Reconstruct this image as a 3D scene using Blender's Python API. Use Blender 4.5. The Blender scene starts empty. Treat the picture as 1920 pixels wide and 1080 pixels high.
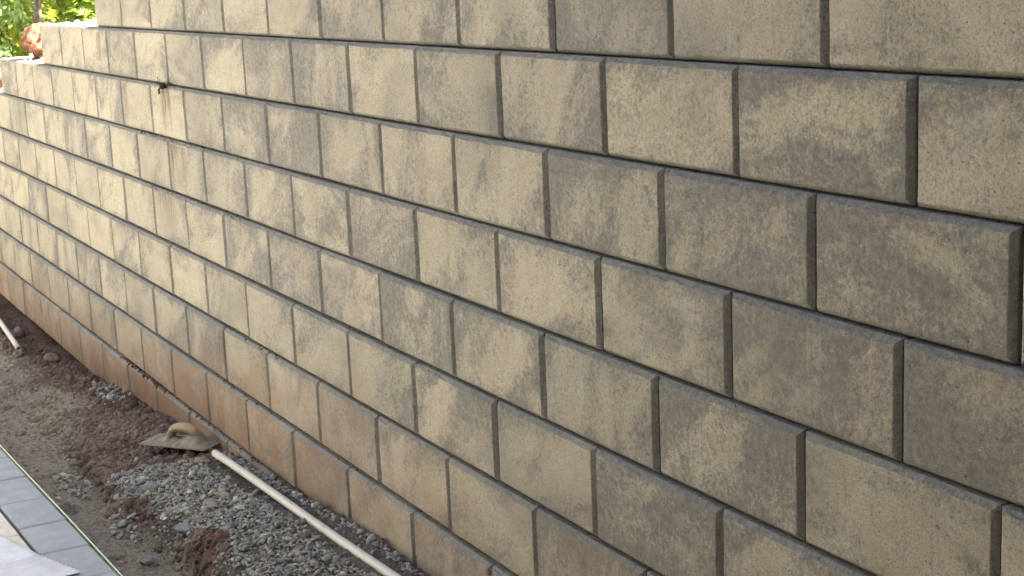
import bpy, bmesh, math, random
import numpy as np
from mathutils import Vector, Matrix, Euler, noise as mnoise

random.seed(7)
rng = np.random.default_rng(11)
scene = bpy.context.scene
col = scene.collection

# ------------------------------------------------------------------ camera
C = Vector((1.04754, -1.66848, 0.19280))
cr = Vector((0.46638816, 0.88348511, -0.04400157))
cu = Vector((-0.15739008, 0.13182917, 0.97869783))
cf = Vector((-0.87046565, 0.44952767, -0.20053536))
cam = bpy.data.cameras.new('camera')
cam.sensor_width = 36.0
cam.lens = 2969.35 / 1920 * 36.0
cam.clip_start = 0.05
cam.clip_end = 900
camo = bpy.data.objects.new('camera', cam)
col.objects.link(camo)
camo.matrix_world = Matrix(((cr.x, cu.x, -cf.x, C.x), (cr.y, cu.y, -cf.y, C.y), (cr.z, cu.z, -cf.z, C.z), (0, 0, 0, 1)))
scene.camera = camo

# ------------------------------------------------------------------ sky, sun, exposure
SUN = Vector((0.65, 0.62, 1.0)).normalized()
elev = math.asin(SUN.z)
azim = math.atan2(SUN.x, SUN.y)
world = bpy.data.worlds.new('World')
scene.world = world
world.use_nodes = True
wn = world.node_tree
sky = wn.nodes.new('ShaderNodeTexSky')
sky.sky_type = 'NISHITA'
sky.sun_disc = False
sky.sun_elevation = elev
sky.sun_rotation = azim
sky.dust_density = 4.0
sky.air_density = 0.8
sky.ozone_density = 0.4
bg = wn.nodes['Background']
bg.inputs['Strength'].default_value = 0.07
wn.links.new(sky.outputs[0], bg.inputs[0])
sun = bpy.data.lights.new('sun', 'SUN')
sun.energy = 5.0
sun.angle = math.radians(0.53)
sun.color = (1.0, 0.95, 0.86)
suno = bpy.data.objects.new('sun', sun)
col.objects.link(suno)
suno.rotation_euler = (-SUN).to_track_quat('-Z', 'Y').to_euler()
suno.location = (0, 0, 20)
scene.view_settings.view_transform = 'Standard'
scene.view_settings.look = 'None'
scene.view_settings.gamma = 1.0
scene.view_settings.use_curve_mapping = False
scene.view_settings.exposure = 2.6

# ------------------------------------------------------------------ helpers
def tag(o, label=None, cat=None, group=None, kind=None):
    if label: o['label'] = label
    if cat: o['category'] = cat
    if group: o['group'] = group
    if kind: o['kind'] = kind
    return o

def link(name, me, mat=None, parent=None):
    o = bpy.data.objects.new(name, me)
    col.objects.link(o)
    if mat is not None:
        if isinstance(mat, (list, tuple)):
            for m in mat: me.materials.append(m)
        elif len(me.materials) == 0:
            me.materials.append(mat)
    if parent is not None:
        o.parent = parent
    return o

def empty(name, loc=(0, 0, 0), rz=0):
    o = bpy.data.objects.new(name, None)
    o.empty_display_size = 0.1
    col.objects.link(o)
    o.location = loc
    o.rotation_euler = (0, 0, rz)
    return o

def np_mesh(name, verts, faces, smooth=False, mat_idx=None):
    """verts (n,3); faces (m,k) all the same size"""
    me = bpy.data.meshes.new(name)
    verts = np.asarray(verts, np.float32); faces = np.asarray(faces, np.int32)
    m, k = faces.shape
    me.vertices.add(len(verts)); me.vertices.foreach_set('co', verts.ravel())
    me.loops.add(m * k); me.loops.foreach_set('vertex_index', faces.ravel())
    me.polygons.add(m)
    me.polygons.foreach_set('loop_start', np.arange(0, m * k, k, dtype=np.int32))
    me.polygons.foreach_set('loop_total', np.full(m, k, np.int32))
    if smooth: me.polygons.foreach_set('use_smooth', np.ones(m, bool))
    me.update(calc_edges=True); me.validate()
    return me

_perm = rng.permutation(256).astype(np.int64)
_val = rng.random(256)
def vnoise(x, y, seed=0):
    x = np.asarray(x, float) + seed * 17.31; y = np.asarray(y, float) + seed * 5.77
    xi = np.floor(x).astype(np.int64); yi = np.floor(y).astype(np.int64)
    fx = x - xi; fy = y - yi
    fx = fx * fx * (3 - 2 * fx); fy = fy * fy * (3 - 2 * fy)
    def h(a, b): return _val[_perm[(_perm[a & 255] + b) & 255]]
    return (h(xi, yi) * (1 - fx) + h(xi + 1, yi) * fx) * (1 - fy) + (h(xi, yi + 1) * (1 - fx) + h(xi + 1, yi + 1) * fx) * fy
def fbm(x, y, seed=0, octs=4, gain=0.5):
    t = 0; a = 1; s = 0
    for i in range(octs):
        t = t + a * (vnoise(x * 2 ** i, y * 2 ** i, seed + i * 3) - 0.5); s += a; a *= gain
    return t / s * 2            # about -1..1
def sstep(a, b, x):
    t = np.clip((x - a) / (b - a), 0, 1); return t * t * (3 - 2 * t)

# node helper -------------------------------------------------------
class NT:
    def __init__(self, name, rough=0.85):
        self.m = bpy.data.materials.new(name); self.m.use_nodes = True
        self.t = self.m.node_tree; self.n = self.t.nodes
        self.b = self.n['Principled BSDF']
        self.b.inputs['Roughness'].default_value = rough
        self.b.inputs['Specular IOR Level'].default_value = 0.25
    def add(self, typ, **kw):
        n = self.n.new(typ)
        for k, v in kw.items(): setattr(n, k, v)
        return n
    def put(self, sock, v):
        if hasattr(v, 'is_output') or isinstance(v, bpy.types.NodeSocket): self.t.links.new(v, sock)
        elif isinstance(v, (tuple, list)) and len(v) == 3 and sock.type == 'RGBA': sock.default_value = (*v, 1)
        else: sock.default_value = v
    def math(self, op, a, b=None, c=None, clamp=False):
        n = self.add('ShaderNodeMath', operation=op, use_clamp=clamp)
        self.put(n.inputs[0], a)
        if b is not None: self.put(n.inputs[1], b)
        if c is not None: self.put(n.inputs[2], c)
        return n.outputs[0]
    def vmath(self, op, a, b=None):
        n = self.add('ShaderNodeVectorMath', operation=op)
        self.put(n.inputs[0], a)
        if b is not None: self.put(n.inputs[1], b)
        return n.outputs[0]
    def mapr(self, v, a, b, c=0.0, d=1.0):
        n = self.add('ShaderNodeMapRange'); n.interpolation_type = 'SMOOTHSTEP'
        for i, q in enumerate((v, a, b, c, d)): self.put(n.inputs[i], q)
        return n.outputs[0]
    def mix(self, f, a, b, blend='MIX'):
        n = self.add('ShaderNodeMix', data_type='RGBA', blend_type=blend)
        self.put(n.inputs[0], f); self.put(n.inputs[6], a); self.put(n.inputs[7], b)
        return n.outputs[2]
    def noise(self, vec, scale, detail=4, rough=0.55, dist=0.0):
        n = self.add('ShaderNodeTexNoise')
        self.put(n.inputs['Vector'], vec); n.inputs['Scale'].default_value = scale
        n.inputs['Detail'].default_value = detail; n.inputs['Roughness'].default_value = rough
        n.inputs['Distortion'].default_value = dist
        return n.outputs[0]
    def voro(self, vec, scale, feature='F1'):
        n = self.add('ShaderNodeTexVoronoi', feature=feature)
        self.put(n.inputs['Vector'], vec); n.inputs['Scale'].default_value = scale
        return n.outputs[0]
    def ramp(self, v, stops):
        n = self.add('ShaderNodeValToRGB')
        e = n.color_ramp.elements
        while len(e) < len(stops): e.new(0.5)
        for q, (p, c_) in zip(e, stops): q.position = p; q.color = (*c_, 1)
        self.put(n.inputs[0], v); return n.outputs[0]
    def bump(self, h, strength, dist, prev=None):
        n = self.add('ShaderNodeBump'); n.inputs['Strength'].default_value = strength
        n.inputs['Distance'].default_value = dist; self.put(n.inputs['Height'], h)
        if prev is not None: self.put(n.inputs['Normal'], prev)
        return n.outputs[0]
    def color(self, c): self.put(self.b.inputs['Base Color'], c)
    def normal(self, n): self.put(self.b.inputs['Normal'], n)
    @property
    def obj(self): return self.add('ShaderNodeTexCoord').outputs['Object']
    @property
    def pos(self): return self.add('ShaderNodeNewGeometry').outputs['Position']
    def attr(self, name): return self.add('ShaderNodeAttribute', attribute_name=name).outputs['Color']
    def xyz(self, v):
        n = self.add('ShaderNodeSeparateXYZ'); self.put(n.inputs[0], v); return n.outputs
    def scl(self, v, s):
        n = self.add('ShaderNodeMapping'); self.put(n.inputs[0], v); n.inputs['Scale'].default_value = s; return n.outputs[0]
    @property
    def orand(self): return self.add('ShaderNodeObjectInfo').outputs['Random']
    @property
    def island(self): return self.add('ShaderNodeNewGeometry').outputs['Random Per Island']

# ------------------------------------------------------------------ wall grid (metres)
BW, BH, SB, CH = 0.457, 0.2029, 0.01371, 0.0100
OFF = {-1: -0.757, 0: -1.256, 1: -1.25461, 2: -0.76052, 3: -1.25770, 4: -0.75550, 5: -1.25910, 6: -0.7541, 7: -1.3059, 8: -0.76818, 9: -1.27381}
ENDK = {-1: 7.5, 0: 9.5, 1: 12, 2: 15, 3: 17, 4: 20, 5: 22, 6: 22.5, 7: 22, 8: 22.5, 9: 22}
def face_y(c): return -SB * (c - 1)
def base_z(c): return -BH * (c - 1)

# stains: x centre, z top, half width, length, strength, colour index
STREAKS = [(-4.93, -0.19, 0.10, 0.26, 1.0), (-6.10, 0.10, 0.05, 0.16, 0.6), (-5.98, -0.02, 0.06, 0.2, 0.6), (-5.55, -0.22, 0.07, 0.25, 0.5),
           (-4.80, -0.42, 0.16, 0.20, 0.9), (-4.95, -0.62, 0.16, 0.17, 0.6), (-4.3, -1.03, 0.09, 0.2, 0.6), (-1.28, 0.40, 0.055, 0.4, 0.42),
           (-5.75, 0.35, 0.08, 0.3, 0.45), (-5.35, 0.35, 0.10, 0.3, 0.35), (-5.85, -0.83, 0.05, 0.16, 0.5)]

def wall_material(name, chamfer):
    q = NT(name, 0.9)
    rnd = q.orand
    off = q.vmath('SCALE', q.add('ShaderNodeCombineXYZ').outputs[0])
    cx = q.add('ShaderNodeCombineXYZ')
    q.put(cx.inputs[0], q.math('MULTIPLY', rnd, 37.0)); q.put(cx.inputs[1], q.math('MULTIPLY', rnd, 91.0)); q.put(cx.inputs[2], q.math('MULTIPLY', rnd, 53.0))
    v = q.vmath('ADD', q.obj, cx.outputs[0])
    pos = q.pos; P = q.xyz(pos)
    r2 = q.math('FRACT', q.math('MULTIPLY', rnd, 17.77))
    r3 = q.math('FRACT', q.math('MULTIPLY', rnd, 71.31))
    # rotate the blotches a little per block through a skewed vector
    wp_ = q.add('ShaderNodeVectorRotate', rotation_type='Y_AXIS'); q.put(wp_.inputs['Vector'], v); q.put(wp_.inputs['Angle'], q.math('SUBTRACT', q.math('MULTIPLY', r3, 1.5), 0.2))
    vs = q.scl(wp_.outputs[0], (0.75, 1.0, 1.5))
    big = q.noise(vs, 3.7, 5, 0.56, 0.8)
    med = q.noise(vs, 15, 6, 0.65, 0.5)
    fine = q.noise(v, 70, 5, 0.7)
    grain = q.noise(v, 260, 2, 0.6)
    blot = q.math('ADD', q.math('ADD', big, q.math('MULTIPLY', q.math('SUBTRACT', med, 0.5), 0.42)), q.math('MULTIPLY', q.math('SUBTRACT', q.noise(v, 75, 5, 0.8), 0.5), 0.66))
    thr = q.math('ADD', 0.365, q.math('MULTIPLY', r2, 0.17))
    # more charcoal to the right, more beige far left
    thr = q.math('SUBTRACT', thr, q.mapr(P[0], -7.5, -1.0, 0.06, -0.03))
    OX = q.xyz(q.obj)
    edge = q.math('MAXIMUM', q.math('DIVIDE', q.math('ABSOLUTE', OX[0]), 0.2285), q.math('DIVIDE', q.math('ABSOLUTE', q.math('SUBTRACT', OX[2], 0.1015)), 0.1015))
    thr = q.math('ADD', thr, q.mapr(edge, 0.45, 1.0, -0.025, 0.06))
    dark = q.mapr(blot, q.math('ADD', thr, 0.165), q.math('SUBTRACT', thr, 0.13))
    beige = q.mix(r3, (0.462, 0.428, 0.345), (0.43, 0.405, 0.34))
    beige = q.mix(q.mapr(med, 0.35, 0.65), beige, (0.40, 0.36, 0.275))
    pink = q.noise(vs, 7, 4, 0.6, 0.3)
    beige = q.mix(1.0, beige, q.mix(q.math('FRACT', q.math('MULTIPLY', rnd, 233.1)), (0.86, 0.86, 0.87), (1.08, 1.07, 1.05)), 'MULTIPLY')
    beige = q.mix(q.mapr(pink, 0.5, 0.75, 0, 0.55), beige, (0.40, 0.345, 0.285))
    grey = q.mix(q.mapr(fine, 0.35, 0.65), (0.138, 0.138, 0.131), (0.232, 0.226, 0.208))
    grey = q.mix(q.mapr(pink, 0.42, 0.65), grey, q.mix(1.0, grey, (1.03, 0.97, 0.99), 'MULTIPLY'))
    c = q.mix(q.math('MULTIPLY', dark, 0.94), beige, grey)
    if chamfer:
        c = q.mix(q.mapr(med, 0.3, 0.7, 0.5, 0.85), c, q.mix(q.mapr(fine, 0.3, 0.7), (0.19, 0.192, 0.175), (0.28, 0.28, 0.257)))
    # vertical drag marks
    drag = q.noise(q.scl(v, (75, 75, 9)), 1.0, 3, 0.6)
    c = q.mix(q.mapr(drag, 0.56, 0.78, 0, 0.35), c, (0.44, 0.395, 0.30))
    c = q.mix(q.mapr(drag, 0.44, 0.25, 0, 0.38), c, (0.19, 0.17, 0.14))
    # grain and pits
    sp_ = q.noise(v, 150, 3, 0.75)
    c = q.mix(q.mapr(sp_, 0.54, 0.72, 0, 0.26), c, (0.47, 0.44, 0.35))
    c = q.mix(q.mapr(sp_, 0.46, 0.30, 0, 0.36), c, (0.13, 0.12, 0.10))
    c = q.mix(q.mapr(grain, 0.32, 0.56, 0.0, 1.0), q.mix(0.42, c, (0.11, 0.10, 0.085)), c)
    pit = q.voro(v, 75)
    pitm = q.math('MULTIPLY', q.mapr(pit, 0.16, 0.08), q.mapr(q.noise(v, 22, 2), 0.46, 0.62))
    c = q.mix(q.math('MULTIPLY', pitm, 0.72), c, (0.06, 0.055, 0.045))
    # weathering that runs on across the courses
    wz = q.noise(q.scl(pos, (1.0, 1.0, 1.6)), 1.7, 4, 0.6)
    c = q.mix(q.mapr(wz, 0.48, 0.68, 0, 0.40), c, (0.17, 0.163, 0.148))
    # efflorescence flecks
    fl = q.math('MULTIPLY', q.mapr(q.voro(v, 31), 0.075, 0.03), q.mapr(q.noise(v, 8, 2), 0.56, 0.68))
    c = q.mix(q.math('MULTIPLY', fl, 0.7), c, (0.6, 0.56, 0.47))
    # soil splash on the lowest courses
    zz = q.math('ADD', P[2], q.math('MULTIPLY', q.math('SUBTRACT', q.noise(pos, 2.6, 6, 0.68), 0.5), 0.50))
    zz = q.math('SUBTRACT', zz, q.mapr(P[0], -8.6, -1.2, -1.74, -1.30))
    mud = q.math('MULTIPLY', q.mapr(zz, 0.50, 0.06, 0.0, 1.0), q.math('ADD', q.mapr(q.noise(pos, 9, 6, 0.75), 0.34, 0.62, 0.28, 0.85), q.mapr(q.noise(pos, 70, 3, 0.7), 0.52, 0.66, 0.0, 0.25)))
    mud = q.math('MULTIPLY', mud, q.mapr(P[0], -2.0, -4.2, 0.38, 1.0))
    c = q.mix(q.math('MULTIPLY', mud, 0.62 if chamfer else 0.97), c, (0.30, 0.255, 0.2) if chamfer else (0.265, 0.160, 0.098))
    low = q.math('MULTIPLY', q.mapr(zz, 0.22, -0.02), q.mapr(P[0], -3.5, -5.5))
    c = q.mix(q.math('MULTIPLY', low, 0.15 if chamfer else 0.75), c, (0.17, 0.085, 0.055))
    # rusty run marks
    run = q.noise(q.scl(pos, (60, 60, 4)), 1.0, 4, 0.7)
    for (xs, zs, w, ln, st) in STREAKS:
        ax = q.math('ABSOLUTE', q.math('SUBTRACT', P[0], xs))
        mx = q.mapr(ax, w, w * 0.2)
        mz = q.math('MULTIPLY', q.mapr(P[2], zs - ln, zs - ln * 0.15), q.math('LESS_THAN', P[2], zs))
        mk = q.math('MULTIPLY', q.math('MULTIPLY', mx, mz), q.mapr(run, 0.40, 0.62, 0.12, 1.0))
        c = q.mix(q.math('MULTIPLY', mk, st), c, (0.085, 0.040, 0.025))
    q.color(c)
    hgt = q.math('ADD', q.math('MULTIPLY', grain, 0.6), q.math('ADD', q.math('MULTIPLY', fine, 0.8), q.math('MULTIPLY', pitm, -1.2)))
    hgt = q.math('ADD', hgt, q.math('MULTIPLY', drag, 0.3))
    q.normal(q.bump(hgt, 0.9 if chamfer else 0.75, 0.0045 if chamfer else 0.0028))
    return q.m
M_face = wall_material('mottled_concrete_face', False)
M_cham = wall_material('grey_concrete_chamfer', True)

def block_mesh(seed, wl):
    """wall block, origin at the bottom centre of the face; chamfered all round with a slightly ragged arris"""
    r = random.Random(seed)
    bm = bmesh.new()
    g = 0.0030
    x0, x1 = -wl / 2 + g, wl / 2 - g
    z0, z1 = 0.0022, BH - 0.0006
    nx, nz = 14, 7
    def loop(ix, y, jit, jy=0.0):
        pts = []
        a0, a1, b0, b1 = x0 + ix, x1 - ix, z0 + ix, z1 - ix
        seq = [(a0 + (a1 - a0) * i / nx, b0) for i in range(nx)] + [(a1, b0 + (b1 - b0) * i / nz) for i in range(nz)] \
            + [(a1 - (a1 - a0) * i / nx, b1) for i in range(nx)] + [(a0, b1 - (b1 - b0) * i / nz) for i in range(nz)]
        ln = len(seq)
        for k, (x, z) in enumerate(seq):
            top = nx + nz <= k < 2 * nx + nz
            s = jit * (1.0 if top else 0.5)
            chip = r.random() < (0.05 if top else 0.02)
            e = r.uniform(-s, s) - (s * 1.6 if chip else 0)
            dx = (1 if x < 0 else -1) * abs(e) if k % 1 == 0 and (k < nx or top) is False else r.uniform(-s, s) * 0.3
            dz = e * (1 if top else -1) if (k < nx or top) else 0
            pts.append(bm.verts.new((x + dx, y + r.uniform(-jy, jy), z + dz)))
        return pts
    F = loop(CH * 1.15, 0.0, 0.0010)
    F2 = loop(CH * 0.93, CH * 0.07, 0.0014, 0.0003)
    Mi = loop(CH * 0.42, CH * 0.58, 0.0010, 0.0008)
    R = loop(0.0, CH, 0.0002)
    B = loop(0.0, 0.30, 0.0)
    ff = bm.faces.new(F[::1]); ff.material_index = 0
    n = len(F)
    for A_, B_, mi in ((F, F2, 0), (F2, Mi, 1), (Mi, R, 1), (R, B, 1)):
        for k in range(n):
            f = bm.faces.new((A_[k], B_[k], B_[(k + 1) % n], A_[(k + 1) % n])); f.material_index = mi
    bm.faces.new(B[::-1]).material_index = 1
    bmesh.ops.recalc_face_normals(bm, faces=bm.faces)
    me = bpy.data.meshes.new('block'); bm.to_mesh(me); bm.free()
    me.materials.append(M_face); me.materials.append(M_cham)
    return me
BM = [block_mesh(i, BW) for i in range(10)]
HALF = block_mesh(99, BW / 2)
wall = empty('retaining_wall', (-3.5, -0.1, base_z(9)))
tag(wall, 'tall stepped retaining wall of mottled beige and grey concrete blocks', 'retaining wall')
wall_inv = Matrix.Translation(wall.location).inverted()
rb = random.Random(5)
nblk = 0
for c in range(-1, 10):
    xr = {-1: 1.5, 0: 1.5, 1: 1.5, 2: 1.5, 3: 1.4, 4: 1.2, 5: 0.9, 6: 0.6, 7: 0.2, 8: 0.0, 9: -0.4}[c]
    ek = ENDK[c]
    half = abs(ek - round(ek)) > 0.1
    k0 = -int(math.floor(ek))
    k = k0
    if half:
        xl = (OFF[c] + k0) * BW
        o = link('block', HALF, None, wall)
        o.location = Vector((xl - BW / 4, face_y(c), base_z(c))) - wall.location
    while (OFF[c] + k) * BW < xr:
        xl = (OFF[c] + k) * BW
        o = link('block', rb.choice(BM), None, wall)
        o.location = Vector((xl + BW / 2 + rb.uniform(-.0009, .0009), face_y(c) + rb.uniform(-0.0022, 0.0022), base_z(c))) - wall.location
        o.rotation_euler = (rb.uniform(-.003, .003), rb.uniform(-.0012, .0012), rb.uniform(-.004, .004))
        k += 1; nblk += 1
print('blocks', nblk)

# ------------------------------------------------------------------ ground
SU = [(-30, -2.1), (-10, -1.80), (-8.15, -1.683), (-7.64, -1.712), (-6.6, -1.645), (-5.64, -1.555), (-4.89, -1.506), (-4.43, -1.478), (-3.9, -1.437), (-3.5, -1.404), (-3.05, -1.376), (-2.5, -1.357), (0, -1.34), (30, -1.34)]
BE = [(-30, -2.2), (-10, -1.86), (-8, -1.775), (-7, -1.72), (-6, -1.655), (-5.2, -1.605), (-4.5, -1.582), (-3, -1.572), (0, -1.57), (30, -1.57)]
DB = [(-10, 0.45), (-6, 0.43), (-5.4, 0.47), (-4.6, 0.54), (-4.15, 0.53), (-3.67, 0.475), (-3.28, 0.475), (-2, 0.48), (10, 0.5)]
WB = [(-10, 0.42), (-6.2, 0.40), (-5.4, 0.16), (-4.8, 0.075), (-2, 0.07)]
def itp(T, u): return np.interp(u, [t[0] for t in T], [t[1] for t in T])
def bank_t(u, d):
    db = itp(DB, u) + 0.045 * fbm(u * 4.5, d * 0 + 3, 2, 3) + 0.02 * fbm(u * 16, d * 9, 4, 2)
    w = itp(WB, u)
    return sstep(-0.5, 0.5, (d - db) / w)
def ground_z(u, d, fine=True):
    u = np.asarray(u, float); d = np.asarray(d, float)
    shelf = itp(SU, u) - 0.13 * np.clip(d - 0.11, 0, 1) + 0.014 * fbm(u * 5, d * 5, 7, 3)
    bed = itp(BE, u) + 0.012 * fbm(u * 2.2, d * 3, 9, 3) - 0.012 * sstep(0.62, 0.5, d)
    t = bank_t(u, d)
    z = shelf * (1 - t) + bed * t
    if fine:
        rough = 0.35 + 0.65 * (1 - np.abs(2 * t - 1)) + 0.5 * (1 - t)
        left = sstep(-5.0, -6.0, u)
        z = z + 0.011 * fbm(u * 17, d * 17, 12, 4, 0.6) * rough + 0.012 * left * fbm(u * 8, d * 8, 15, 3)
        rid = 1 - np.abs(fbm(u * 11, d * 11, 27, 4, 0.6)) * 2.2
        z = z + 0.016 * (rid - 0.45) * ((1 - np.abs(2 * t - 1)) * 0.9 + 0.25 * (1 - t) + 0.12 * t)
        z = z + 0.0065 * fbm(u * 48, d * 48, 20, 3, 0.65) * (0.5 + rough)
        # ripples of trampled sand on the bed
        z = z + t * 0.004 * fbm(u * 12, d * 32, 23, 3)
    return z
def gz(u, d): return float(ground_z(np.array([u]), np.array([d]))[0])

ug = np.concatenate([-np.geomspace(300, 12.2, 26), np.arange(-12, -9, 0.06), np.arange(-9, -1.9, 0.0125), np.arange(-1.9, 2, 0.08), np.geomspace(2.1, 300, 26)])
dg = np.concatenate([-np.geomspace(300, 0.35, 30), np.array([-0.29, -0.2, -0.1]), np.arange(-0.02, 1.12, 0.0115), np.arange(1.13, 2.2, 0.07), np.geomspace(2.25, 300, 28)])
U, Dd = np.meshgrid(ug, dg, indexing='ij')
Z = ground_z(U, Dd)
Z = np.where(Dd > 1.1, itp(BE, U) - 0.01 * sstep(1.1, 1.4, Dd), Z)
# fill behind the wall, stepping down with the courses to the far end
FILL = [(-40, -2.3), (-16, -1.5), (-11.5, -1.1), (-10.6, -0.95), (-9.5, -0.78), (-8.4, -0.55), (-7.2, -0.3), (-6.1, -0.08), (-5.0, 0.12), (-3.8, 0.32), (0, 0.42), (40, 0.5)]
fz = itp(FILL, U) + 0.05 * fbm(U * 1.3, Dd * 1.3, 30, 3)
bk = sstep(-0.12, -0.24, Dd)
Z = Z * (1 - bk) + fz * bk
Z = np.where(Dd < -0.3, fz, Z)
far = np.maximum(sstep(30, 120, np.abs(U)), sstep(30, 120, np.abs(Dd)))
Z = Z * (1 - far) - 2.0 * far
nu, nd = U.shape
verts = np.stack([U, -Dd, Z], -1).reshape(-1, 3)
ii = (np.arange(nu - 1)[:, None] * nd + np.arange(nd - 1)[None, :]).ravel()
quads = np.stack([ii, ii + 1, ii + nd + 1, ii + nd], 1)
gme = np_mesh('ground', verts, quads, smooth=True)
# soil kinds (what the earth is made of, not how it is lit)
sand = np.array([0.50, 0.45, 0.345]); sand2 = np.array([0.365, 0.325, 0.25]); clay = np.array([0.20, 0.122, 0.097]); mauve = np.array([0.33, 0.25, 0.205]); och = np.array([0.40, 0.27, 0.17])
def lay(A, colr, m): m = np.clip(m, 0, 1)[..., None]; return A * (1 - m) + colr * m
def gravel_mask(u, d):
    e = fbm(u * 5, d * 5, 60, 3) * 0.07
    left = -4.13 - (np.clip(d - 0.12, 0, .25)) * 0.95
    m = (u > left + e) & (d > 0.115) & (d < itp(DB, u) + 0.0 + e * 0.8)
    bare = ((u + 3.36) / 0.14) ** 2 + ((d - 0.45) / 0.045) ** 2 < 1 + 3 * e * 6
    bare2 = ((u + 3.95) / 0.12) ** 2 + ((d - 0.52) / 0.045) ** 2 < 1 + 3 * e * 6
    p2 = ((u + 5.80) / 0.30) ** 2 + ((d - 0.165) / 0.075) ** 2 < 1 + e * 8
    p3 = ((u + 4.53) / 0.16) ** 2 + ((d - 0.60) / 0.05) ** 2 < 1 + e * 8
    p4 = ((u + 3.98) / 0.17) ** 2 + ((d - 0.555) / 0.05) ** 2 < 1 + e * 8
    return (m & ~bare & ~bare2), p2, p3 | p4
def soil_rgb(U, Dd):
    t = bank_t(U, Dd)
    n1 = fbm(U * 3.1, Dd * 3.1, 40, 4, 0.6); n2 = fbm(U * 9, Dd * 9, 44, 4, 0.6)
    A = lay(np.broadcast_to(sand2, U.shape + (3,)), sand, 0.5 + 0.9 * n1 + 0.4 * n2)
    leftm = sstep(-4.7, -5.6, U)
    bankm = np.exp(-((t - 0.42) / 0.30) ** 2)
    A = lay(A, mauve, (1 - sstep(0.0, 0.6, t)) * 0.9)
    A = lay(A, clay, bankm * np.clip(0.8 + 0.9 * n2, 0, 1) * (1 - 0.6 * leftm))
    A = lay(A, clay * 1.15, (1 - t) * sstep(-0.05, 0.35, n2 + 0.5 * n1))
    A = lay(A, och, bankm * sstep(0.15, 0.45, n1 - 0.3 * n2) * 0.7)
    A = lay(A, clay * 1.1, leftm * sstep(0.30, 0.14, Dd + 0.12 * n1) * 0.75)
    A = lay(A, sand, leftm * sstep(0.2, 0.36, Dd + 0.2 * n1) * 0.85)
    A = lay(A, np.array([0.15, 0.135, 0.105]), sstep(0.2, 0.5, n2 - 0.4 * n1) * t * 0.6)
    gm_, _, _ = gravel_mask(U, Dd)
    A = lay(A, np.array([0.17, 0.165, 0.148]), gm_ * (0.75 + 0.3 * n2))
    return A
A = soil_rgb(U, Dd)
A = lay(A, np.array([0.12, 0.10, 0.07]), bk)
ca = gme.attributes.new('soil', 'FLOAT_COLOR', 'POINT')
ca.data.foreach_set('color', np.concatenate([A.reshape(-1, 3), np.ones((nu * nd, 1))], 1).astype(np.float32).ravel())
q = NT('earth', 0.95)
p_ = q.pos
base = q.attr('soil')
g1 = q.noise(p_, 60, 6, 0.7); g2 = q.noise(p_, 260, 3, 0.7)
c_ = q.mix(q.mapr(g1, 0.32, 0.62, 1.0, 0.0), base, q.mix(1.0, base, (0.45, 0.43, 0.41), 'MULTIPLY'))
c_ = q.mix(q.mapr(g2, 0.55, 0.75, 0, 0.55), c_, (0.25, 0.215, 0.165))
c_ = q.mix(q.mapr(g2, 0.42, 0.28, 0, 0.6), c_, (0.05, 0.038, 0.03))
q.color(c_)
q.normal(q.bump(q.math('ADD', g1, q.math('MULTIPLY', g2, 0.45)), 1.0, 0.016))
M_earth = q.m
ground = link('ground', gme, M_earth)
tag(ground, 'bare trampled earth with a red clay bank along the foot of the wall', kind='structure')

# ------------------------------------------------------------------ stones
def ico(sub):
    bm = bmesh.new(); bmesh.ops.create_icosphere(bm, subdivisions=sub, radius=1.0)
    v = np.array([x.co[:] for x in bm.verts]); f = np.array([[x.index for x in p.verts] for p in bm.faces]); bm.free()
    return v, f
IV, IF = ico(2)
def rock_variant(r, sq=(1, .78, .55), amp=0.22, planes=5, V=None):
    V = (IV if V is None else V).copy()
    for _ in range(planes):            # planar facets as on crushed or split stone
        n = r.normal(size=3); n /= np.linalg.norm(n); k = r.uniform(0.62, 0.9)
        dd = V @ n; m = dd > k
        V[m] -= np.outer(dd[m] - k, n) * 0.92
    o = r.uniform(0, 50, 3)
    nn = np.array([mnoise.noise(Vector(x * 1.3 + o)) for x in V])
    V *= (1 + amp * nn)[:, None]
    return V * np.array(sq)
vr = np.random.default_rng(3)
RV = [rock_variant(vr, (1, vr.uniform(.55, .9), vr.uniform(.4, .7)), 0.3, vr.integers(6, 14)) for _ in range(20)]
def rotmats(n, r, tilt=0.5):
    a = r.uniform(0, 2 * np.pi, n); b = r.normal(0, tilt, n); c2 = r.normal(0, tilt, n)
    ca_, sa = np.cos(a), np.sin(a); cb, sb = np.cos(b), np.sin(b); cc, sc = np.cos(c2), np.sin(c2)
    z0 = np.zeros(n); o1 = np.ones(n)
    Rz = np.stack([ca_, -sa, z0, sa, ca_, z0, z0, z0, o1], 1).reshape(n, 3, 3)
    Rx = np.stack([o1, z0, z0, z0, cb, -sb, z0, sb, cb], 1).reshape(n, 3, 3)
    Ry = np.stack([cc, z0, sc, z0, o1, z0, -sc, z0, cc], 1).reshape(n, 3, 3)
    return Ry @ Rx @ Rz
def scatter(name, P, S, mat, variants=RV, F=IF, tilt=0.5, smooth=True, seed=1):
    r = np.random.default_rng(seed)
    n = len(P); R_ = rotmats(n, r, tilt); vi = r.integers(0, len(variants), n)
    VV = np.stack(variants)[vi] * S[:, None, None]
    VV = np.einsum('nij,nkj->nki', R_, VV) + P[:, None, :]
    k = VV.shape[1]
    FF = (F[None] + (np.arange(n) * k)[:, None, None]).reshape(-1, 3)
    return link(name, np_mesh(name, VV.reshape(-1, 3), FF, smooth=smooth), mat)

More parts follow.
